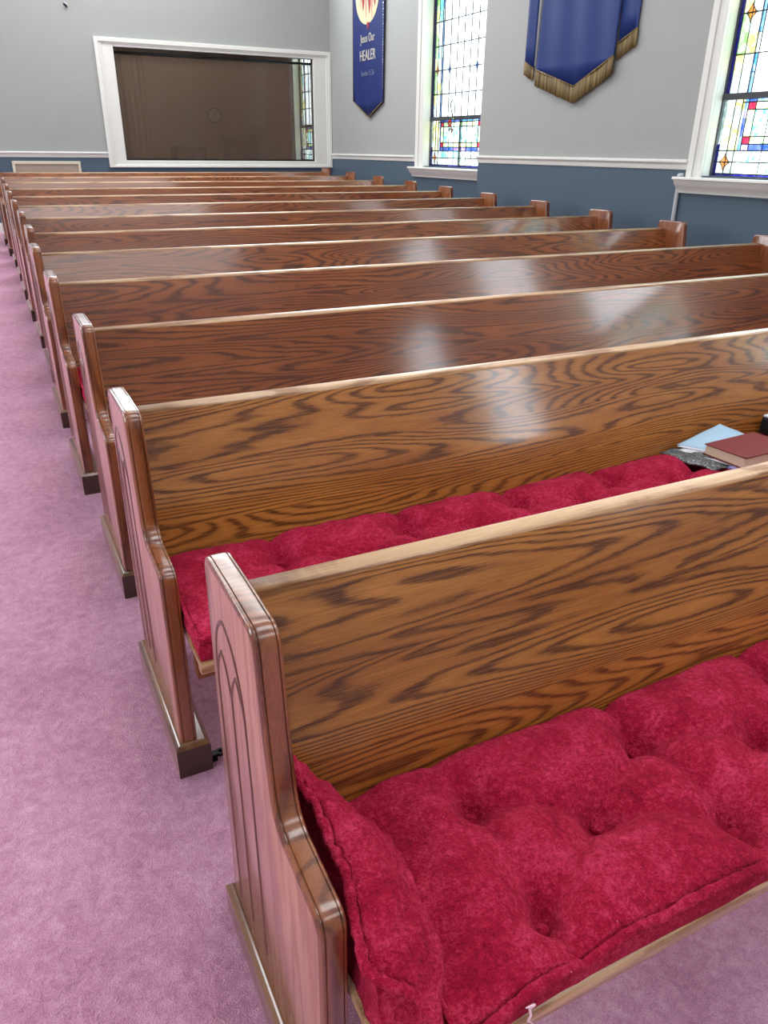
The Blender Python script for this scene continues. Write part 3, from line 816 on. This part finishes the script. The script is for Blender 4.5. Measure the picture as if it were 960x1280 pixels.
# stepped casing, four sides: inner flat, bead, outer band
def ringbox(mb, ox0, ox1, oz0, oz1, ix0, ix1, iz0, iz1, d):
    lb(mb, ox0, ix0, YB-d, YB, oz0, oz1); lb(mb, ix1, ox1, YB-d, YB, oz0, oz1)
    lb(mb, ix0, ix1, YB-d, YB, iz1, oz1); lb(mb, ix0, ix1, YB-d, YB, oz0, iz0)
ringbox(mb, fx0, fx1, fz0, fz1, fx0+.055, fx1-.05, fz0+.03, fz1-.055, .045)
ringbox(mb, fx0+.05, fx1-.045, fz0+.025, fz1-.05, fx0+.095, fx1-.08, fz0+.045, fz1-.075, .030)
ringbox(mb, fx0+.09, fx1-.075, fz0+.04, fz1-.07, PX0, PX1, PZ0, PZ1, .018)
mb.build('window_frame', M['trim'], root, bevel=.005)
mb = MB()
lb(mb, PX0-.02, PX0+.001, YB-.002, YB+.12, PZ0, PZ1); lb(mb, PX1-.001, PX1+.02, YB-.002, YB+.12, PZ0, PZ1)
lb(mb, PX0, PX1, YB-.002, YB+.12, PZ0-.02, PZ0+.001); lb(mb, PX0, PX1, YB-.002, YB+.12, PZ1-.001, PZ1+.02)
mb.build('jamb_lining', M['trim'], root)
mb = MB()
lb(mb, PX0, PX1, YB+.03, YB+.05, PZ0, PZ0+.020); lb(mb, PX0, PX1, YB+.03, YB+.05, PZ1-.008, PZ1)
lb(mb, PX0, PX0+.012, YB+.03, YB+.05, PZ0, PZ1); lb(mb, PX1-.010, PX1, YB+.03, YB+.05, PZ0, PZ1)
mb.build('black_gasket', M['black'], root)
nt = NT('smoked_glass')
tr = nt.n('ShaderNodeBsdfTransparent', {0: (.92, .92, .92, 1)}).outputs[0]
gl = nt.n('ShaderNodeBsdfGlossy', {0: (1, 1, 1, 1), 1: .05}).outputs[0]
fr = nt.n('ShaderNodeFresnel', {0: 1.12}).outputs[0]
M['smoked'] = nt.done(nt.n('ShaderNodeMixShader', {0: fr, 1: tr, 2: gl}).outputs[0])
nt = NT('brown_mesh_shade')
tr = nt.n('ShaderNodeBsdfTransparent', {0: (1, 1, 1, 1)}).outputs[0]
df = nt.n('ShaderNodeBsdfDiffuse', {0: srgb(156, 134, 116)}).outputs[0]
M['shade'] = nt.done(nt.n('ShaderNodeMixShader', {0: .34, 1: tr, 2: df}).outputs[0])
mb = MB(); lb(mb, PX0+.005, PX1-.005, YB+.030, YB+.034, PZ0+.01, PZ1-.01); mb.build('glass_pane', M['smoked'], root)
r = empty('roller_shade', ((PX0+PX1)/2, YB+.085, PZ1-.06)); tag(r, 'sheer dark brown roller shade drawn behind the wide window in the back wall', 'shade')
mb = MB(); hw = (PX1-PX0)/2-.006; mb.box(-hw, hw, .012, .0135, -(PZ1-PZ0)+.075, 0); mb.build('mesh_fabric', M['shade'], r)
mb = MB(); mb.tube([(-hw, .006, 0), (hw, .006, 0)], .018, 12); mb.build('roller_tube', M['black'], r, smooth=True)
mb = MB(); mb.box(-hw, hw, .006, .018, -(PZ1-PZ0)+.062, -(PZ1-PZ0)+.082); mb.build('hem_bar', M['black'], r, bevel=.002)
M['tan'] = plain('tan_paint', srgb(196, 170, 148), .7, .2)
M['tan_floor'] = plain('brown_floor', srgb(90, 74, 66), .8, .2)
M['clockface'] = plain('pale_clock_face', srgb(205, 198, 190), .5)
M['dk_furn'] = plain('dark_brown_furniture', srgb(40, 30, 28), .5)
Y2 = 16.6
mb = MB()
wall_grid(mb, sorted([YB+.12, hole(WIN[4])[0], hole(WIN[4])[1], Y2]), sorted([-.5, WIN[4]['zb'], ZT, ZC]), [hole(WIN[4])], lambda a, z: (XW, a, z), lambda z: 0)
strct(mb.build('wall_beyond_right', M['tan']))
mb = MB(); mb.quad((0, Y2, -.5), (XW, Y2, -.5), (XW, Y2, ZC), (0, Y2, ZC)); strct(mb.build('wall_beyond_back', M['tan']))
mb = MB(); mb.quad((0, YB+.12, -.5), (0, Y2, -.5), (0, Y2, ZC), (0, YB+.12, ZC)); strct(mb.build('wall_beyond_left', M['tan']))
r = empty('wall_clock', (4.46, Y2-.02, 2.09)); tag(r, 'pale round clock on the wall of the dim room behind the big dark window', 'clock')
mb = MB(); mb.prism(arc(0, 0, .125, 0, 360, 32)[:-1], 1, -.012, .018); mb.build('clock_face', M['clockface'], r)
mb = MB()
mb.prism(arc(0, 0, .14, 0, 360, 32)[:-1]+[], 1, -.004, .0199); mb.build('clock_rim', M['dk_furn'], r)
mb = MB(); mb.box(-.004, .004, -.016, -.0125, 0, .08); mb.box(0, .055, -.016, -.0125, -.004, .004); mb.build('clock_hands', M['black'], r)
def cabinet(x, y, w, d, h, lab):
    z = SL*y; r = empty('cabinet', (x, y, z)); tag(r, lab, 'cabinet', 'dark furniture in the room beyond the glass')
    mb = MB(); mb.box(0, w, 0, d, 0, h-.03); mb.build('body', M['dk_furn'], r, bevel=.01)
    mb = MB(); mb.box(-.02, w+.02, -.02, d+.01, h-.03, h); mb.build('top', M['dk_furn'], r, bevel=.006)
    for k in range(2):
        mb = MB(); mb.box(w*k/2+.02, w*(k+1)/2-.02, -.014, 0, .06, h-.08); dd = mb.build('door', M['tan_floor'], r, bevel=.004)
cabinet(4.38, 15.4, .95*.7, .45, 1.25, 'dark cabinet seen dimly through the right half of the big dark window')
cabinet(3.45, 15.9, .6, .45, 1.02, 'lower dark cabinet seen dimly near the middle of the big dark window')
# window valance inside the far room
mb = MB()
n = 60; vs = []; fs = []
for i in range(n+1):
    x = 2.0+.28*i/n*4; 
    for z in (.62, 4.2): vs.append((x, Y2-.10+.03*math.sin(i*1.1), z))
for i in range(n): fs.append((2*i, 2*i+1, 2*i+3, 2*i+2))
o = mesh('curtain', vs, fs, M['tan'], smooth=True); so = o.modifiers.new('s', 'SOLIDIFY'); so.thickness = .006
tag(o, 'tan curtain hanging in folds in the dim room behind the dark window', 'curtain')

# ---- return-air board on the back wall
r = empty('panel_board', (.75, YB-.002, SL*YB)); tag(r, 'low beige board in a cream frame against the back wall, left of the dark window', 'board')
mb = MB(); mb.box(-.42, .42, -.010, 0, .42, .91); mb.build('panel', plain('beige_panel', srgb(158, 144, 130), .7, bump=.2, bscale=300), r)
mb = MB()
for x0, x1, z0, z1 in ((-.45, .45, .89, .93), (-.45, .45, .40, .44), (-.45, -.415, .44, .89), (.415, .45, .44, .89)): mb.box(x0, x1, -.022, 0, z0, z1)
mb.build('frame', plain('cream_frame', srgb(206, 200, 178), .5), r, bevel=.003)
# ---- small wall ornament, top left
r = empty('wall_hook', (1.302, YB, 3.179)); tag(r, 'tiny dark blue oval fixture with white rim high on the pale back wall', 'wall fixture')
mb = MB(); mb.tube([(0, -.006, 0), (0, 0, 0)], .034, 20); o = mb.build('back_plate', M['trim'], r)
mb = MB(); mb.tube([(-.022, -.012, .020), (-.010, -.020, .010), (.012, -.020, -.008), (.024, -.012, -.020)], [.009, .017, .017, .007], 12); mb.build('oval_boss', plain('midnight_blue_enamel', srgb(14, 20, 54), .3), r, smooth=True)

# ---- conduit from the near sill
M['conduit'] = plain('grey_white_conduit', srgb(186, 190, 194), .45)
mb = MB(); mb.tube([(XN-.05, 4.22, 1.325), (XN-.035, 4.262, 1.322), (XN-.016, 4.272, 1.30), (XN-.020, 4.27, 1.22), (XN-.020, 4.258, .20)], .017, 10)
r = mb.build('wall_pipe', M['conduit'], smooth=True); tag(r, 'thin pale pipe running down the blue wall from the corner of the near window sill', 'pipe')

# ------------------------------------------------------------------ banners
def cloth(name, pts, parent, mats, X, th=.004, wave=.008, fq=20, res=.03, y_c=0, z_c=0, ph=0):
    """outline (y,z) cloth panel with soft vertical folds, hanging in the plane x = X"""
    bm = bmesh.new()
    vs = [bm.verts.new((0, y-y_c, z-z_c)) for y, z in pts]; bm.faces.new(vs)
    ys = [p[0]-y_c for p in pts]; zs = [p[1]-z_c for p in pts]
    y = min(ys)+res
    while y < max(ys):
        bmesh.ops.bisect_plane(bm, geom=bm.verts[:]+bm.edges[:]+bm.faces[:], plane_co=(0, y, 0), plane_no=(0, 1, 0)); y += res
    z = min(zs)+.2
    while z < max(zs):
        bmesh.ops.bisect_plane(bm, geom=bm.verts[:]+bm.edges[:]+bm.faces[:], plane_co=(0, 0, z), plane_no=(0, 0, 1)); z += .2
    for v in bm.verts: v.co.x = X+wave*math.sin(v.co.y*fq+ph+.6*math.sin(v.co.z*2))
    me = bpy.data.meshes.new(name); bm.to_mesh(me); bm.free(); me.materials.append(mats)
    me.polygons.foreach_set('use_smooth', [True]*len(me.polygons))
    o = bpy.data.objects.new(name, me); link(o, parent)
    s = o.modifiers.new('s', 'SOLIDIFY'); s.thickness = th; s.offset = 0
    return o
def fringe(name, line, drop, parent, X, y_c, z_c, y_step=.008, ph=0, fq=20, wave=.008, hang=None):
    """rows of cords hanging under a line of (y,z) points"""
    mb = MB()
    segs = list(zip(line, line[1:]))
    for (a, b) in segs:
        n = max(2, int(abs(b[0]-a[0])/y_step))
        for i in range(n):
            y = a[0]+(b[0]-a[0])*(i+.5)/n-y_c; z = a[1]+(b[1]-a[1])*(i+.5)/n-z_c
            x = X+wave*math.sin(y*fq+ph+.6*math.sin(z*2)); j = random.uniform(-.0015, .0015)
            mb.tube([(x-.002, y, z+.006), (x-.003+j, y+j, z-drop*.5), (x-.002+j*2, y+j*2, z-drop+random.uniform(-.004, .004))], [.0046, .0050, .0042], 5)
        y0, y1 = a[0]-y_c, b[0]-y_c
        mb.tube([(X-.004+wave*math.sin(y0*fq+ph), y0, a[1]-z_c+.004), (X-.004+wave*math.sin(y1*fq+ph), y1, b[1]-z_c+.004)], .007, 6)
    return mb.build(name, M['fringe'], parent, smooth=True)
# big fringed banner between the windows (three tails)
yc, zc = 5.70, 3.9
r = empty('fringed_banner', (XN, yc, zc)); tag(r, 'wide royal blue banner with gold fringe hanging between the two stained glass windows', 'banner')
cloth('main_panel', [(6.235, 3.9), (6.299, 2.195), (5.702, 2.020), (5.205, 2.225), (5.165, 3.9)], r, M['blue_cloth'], -.035, y_c=yc, z_c=zc, wave=.006, fq=17)
fringe('gold_fringe', [(6.299, 2.200), (5.702, 2.025), (5.200, 2.232)], .135, r, -.037, yc, zc, wave=.006, fq=17)
cloth('side_tail', [(6.51, 3.9), (6.522, 2.285), (6.372, 2.215), (6.385, 3.9)], r, M['blue_cloth'], -.018, y_c=yc, z_c=zc, wave=.004, fq=30)
fringe('gold_fringe', [(6.522, 2.285), (6.372, 2.215)], .105, r, -.020, yc, zc, wave=.004, fq=30)
cloth('side_tail', [(5.215, 3.9), (5.195, 2.330), (4.985, 2.405), (4.955, 3.9)], r, M['blue_cloth'], -.018, y_c=yc, z_c=zc, wave=.004, fq=30)
fringe('gold_fringe', [(5.195, 2.318), (4.975, 2.410)], .12, r, -.020, yc, zc, wave=.004, fq=30)
mb = MB(); mb.tube([(-.03, -.85, 0), (-.03, .92, 0)], .014, 12); mb.build('hanging_rod', M['gold'], r, smooth=True)
# pale cord hanging in the gap
mb = MB(); mb.tube([(-.010, 6.345-yc, 0), (-.010, 6.34-yc, -.8), (-.010, 6.352-yc, -1.66)], .014, 8); mb.build('pale_tie', plain('pale_grey_ribbon', srgb(168, 176, 182), .7), r, smooth=True)

# narrow pointed banner with lettering on the far wall
yc, zc = 10.52, 4.2
r = empty('lettered_banner', (XW, yc, zc)); tag(r, 'tall narrow navy banner with a cream emblem and pale lettering, left of the far window', 'banner')
XB = -.034
cloth('banner_cloth', [(11.045, 4.2), (11.05, 2.135), (10.52, 1.905), (10.07, 2.085), (10.03, 4.2)], r, M['blue_dark'], XB, y_c=yc, z_c=zc, wave=.003, fq=9, th=.006)
mb = MB()
mb.tube([(XB-.006, .50, -2.075), (XB-.006, 0, -2.288), (XB-.006, -.43, -2.115)], .006, 6)
mb.tube([(XB-.006, .522, 0), (XB-.006, .527, -2.07)], .005, 6)
mb.build('edge_braid', M['gold'], r, smooth=True)
mb = MB()
random.seed(3)
z = 0
while z > -1.95:
    q = random.choice([.006, .007, .012]); y = -.468+.012*z*-.5
    mb.tube([(XB-.012, y, z), (XB-.006, y, z)], q, 8); z -= .034
mb.build('sequin_trim', M['sequin'], r)
ecy, ecz = .045, -.78
mb = MB(); mb.prism([(ecy+.375*math.cos(a*math.pi/24), ecz+.36*math.sin(a*math.pi/24)) for a in range(48)], 0, XB-.008, XB-.003); mb.build('emblem_disc', M['cream'], r)
mb = MB()
for (cy, cz, w, h) in ((.17, -.86, .10, .24), (-.03, -.90, .10, .25), (-.20, -.85, .12, .22), (.05, -.70, .16, .25)):
    mb.prism([(cy-w*.5, cz+h*.5), (cy+w*.5, cz+h*.5), (cy+w*.35, cz), (cy, cz-h*.5), (cy-w*.4, cz-.02)], 0, XB-.011, XB-.007)
mb.build('emblem_flames', M['crimson'], r)
mb = MB(); mb.prism([(-.04, -1.12), (.06, -1.12), (.02, -1.21)], 0, XB-.010, XB-.004); mb.build('emblem_tip', M['crimson'], r)
mb = MB()
for cy, cz in ((.08, -.92), (-.11, -.94), (.25, -.80)): mb.prism([(cy-.03, cz+.12), (cy+.03, cz+.12), (cy, cz-.14)], 0, XB-.012, XB-.009)
mb.build('emblem_plumes', M['rose'], r)
def text(body, size, y, z, mat, parent, name, X, xs=1.0, ext=.002):
    cu = bpy.data.curves.new(name, 'FONT'); cu.body = body; cu.size = size; cu.align_x = 'CENTER'; cu.align_y = 'CENTER'; cu.extrude = ext
    t = bpy.data.objects.new(name, cu); C.objects.link(t)
    dg = bpy.context.evaluated_depsgraph_get(); me = bpy.data.meshes.new_from_object(t.evaluated_get(dg)); bpy.data.objects.remove(t)
    # reading direction runs towards -y, seen from -x
    me.transform(Matrix(((0, 0, -1, X), (-xs, 0, 0, y), (0, 1, 0, z), (0, 0, 0, 1))))
    me.materials.clear(); me.materials.append(mat)
    o = bpy.data.objects.new(name, me); link(o, parent); return o
text('Jesus Our', .145, .03, 2.895-zc, M['silver'], r, 'lettering', XB-.008, .78)
text('HEALER', .185, .03, 2.685-zc, M['silver'], r, 'lettering', XB-.008, .80, .003)
text('Exodus 15 26', .10, .03, 2.468-zc, M['lettergrey'], r, 'lettering', XB-.008, .78)
mb = MB(); mb.tube([(-.03, -.53, 0), (-.03, .56, 0)], .012, 12); mb.build('hanging_rod', M['gold'], r, smooth=True)

# sun-catcher in the far window
r = empty('suncatcher', (XW+.05, 8.33, 1.86)); tag(r, 'small red flower sun-catcher on a curved wire in the far stained window', 'ornament')
mb = MB(); mb.tube([(0, .0, .18), (0, .035, .15), (0, .04, .12), (0, .01, .06), (0, -.015, .02), (0, -.02, -.03)], .009, 6); mb.build('wire', M['lead'], r, smooth=True)
red = plain('red_blossom_glass', srgb(170, 20, 34), .3); gm = plain('green_leaf_glass', srgb(120, 150, 110), .4)
mb = MB()
for k in range(6):
    a = k*math.pi/3; mb.tube([(0, .035+.012*math.cos(a), -.075+.012*math.sin(a)), (-.004, .035+.03*math.cos(a), -.075+.03*math.sin(a)), (0, .035+.045*math.cos(a), -.075+.045*math.sin(a))], [.006, .017, .006], 8)
mb.build('blossom', red, r, smooth=True)
mb = MB()
for (y, z) in ((.0, -.13), (-.035, -.145), (.045, -.14), (-.02, -.165)): mb.tube([(0, y, z+.02), (-.003, y+.005, z), (0, y, z-.02)], [.004, .014, .004], 8)
mb.build('beads', plain('amber_beads', srgb(150, 90, 80), .3), r, smooth=True)
mb = MB()
for (y0, z0, y1, z1) in ((-.02, -.02, .02, .0), (-.02, -.03, -.06, -.03)): mb.tube([(0, y0, z0), (-.003, (y0+y1)/2, (z0+z1)/2+.008), (0, y1, z1)], [.004, .013, .003], 8)
mb.build('leaves', gm, r, smooth=True)

# ------------------------------------------------------------------ light
root = strct(empty('window_11', (2.4, YB, 4.3)))  # added upper window, out of view, glowing to brighten reflections on the pew tops
mb = MB(); mb.box(-2.1, 2.1, -.012, -.006, -.68, .62); mb.build('obscured_glass', M['daylit'], root)
mb = MB()
for x0 in (-2.2, -1.43, -.73, -.03, .67, 1.37, 2.1): mb.box(x0, x0+(.1 if abs(x0) > 2 else .06), -.04, 0, -.76, .72)
for z0 in (-.76, -.05, .62): mb.box(-2.2, 2.2, -.04, 0, z0, z0+(.1 if abs(z0) > .3 else .05))
mb.build('window_frame', M['trim'], root, bevel=.004)
w = bpy.data.worlds.new('World'); bpy.context.scene.world = w; w.use_nodes = True
bg = w.node_tree.nodes['Background']; bg.inputs[0].default_value = (.86, .94, 1, 1); bg.inputs[1].default_value = 9.0
def area(name, loc, rot, sx, sy, e, col=(1, 1, 1)):
    l = bpy.data.lights.new(name, 'AREA'); l.shape = 'RECTANGLE'; l.size = sx; l.size_y = sy; l.energy = e; l.color = col
    o = bpy.data.objects.new(name, l); C.objects.link(o); o.location = loc; o.rotation_euler = rot; return o
for y, e in ((-3.2, 40), (0.4, 60), (4, 50), (7.6, 70), (10.4, 105)):
    area('ceiling_light', (1.9, y, ZC-.03), (0, 0, 0), 3.2, 1.5, e, (1, .99, .97))

# ------------------------------------------------------------------ camera
cd = bpy.data.cameras.new('Camera'); cam = bpy.data.objects.new('Camera', cd); C.objects.link(cam)
bpy.context.scene.camera = cam
yw, pt, rl, fpx = -.4681, -.4466, .0118, 944.01
F = Vector((-math.sin(yw)*math.cos(pt), math.cos(yw)*math.cos(pt), math.sin(pt)))
R = Vector((math.cos(yw), math.sin(yw), 0)); U = R.cross(F)
R2 = R*math.cos(rl)+U*math.sin(rl); U2 = -R*math.sin(rl)+U*math.cos(rl)
m = Matrix.Identity(4)
for k in range(3): m[k][0] = R2[k]; m[k][1] = U2[k]; m[k][2] = -F[k]
m.translation = Vector((-.2370, -.6492, 1.4798)); cam.matrix_world = m
cd.sensor_fit = 'VERTICAL'; cd.sensor_height = 32; cd.lens = fpx/1280*32; cd.clip_start = .02
vs_ = bpy.context.scene.view_settings
vs_.view_transform = 'Standard'; vs_.look = 'None'; vs_.gamma = 1; vs_.use_curve_mapping = False; vs_.exposure = 0.34
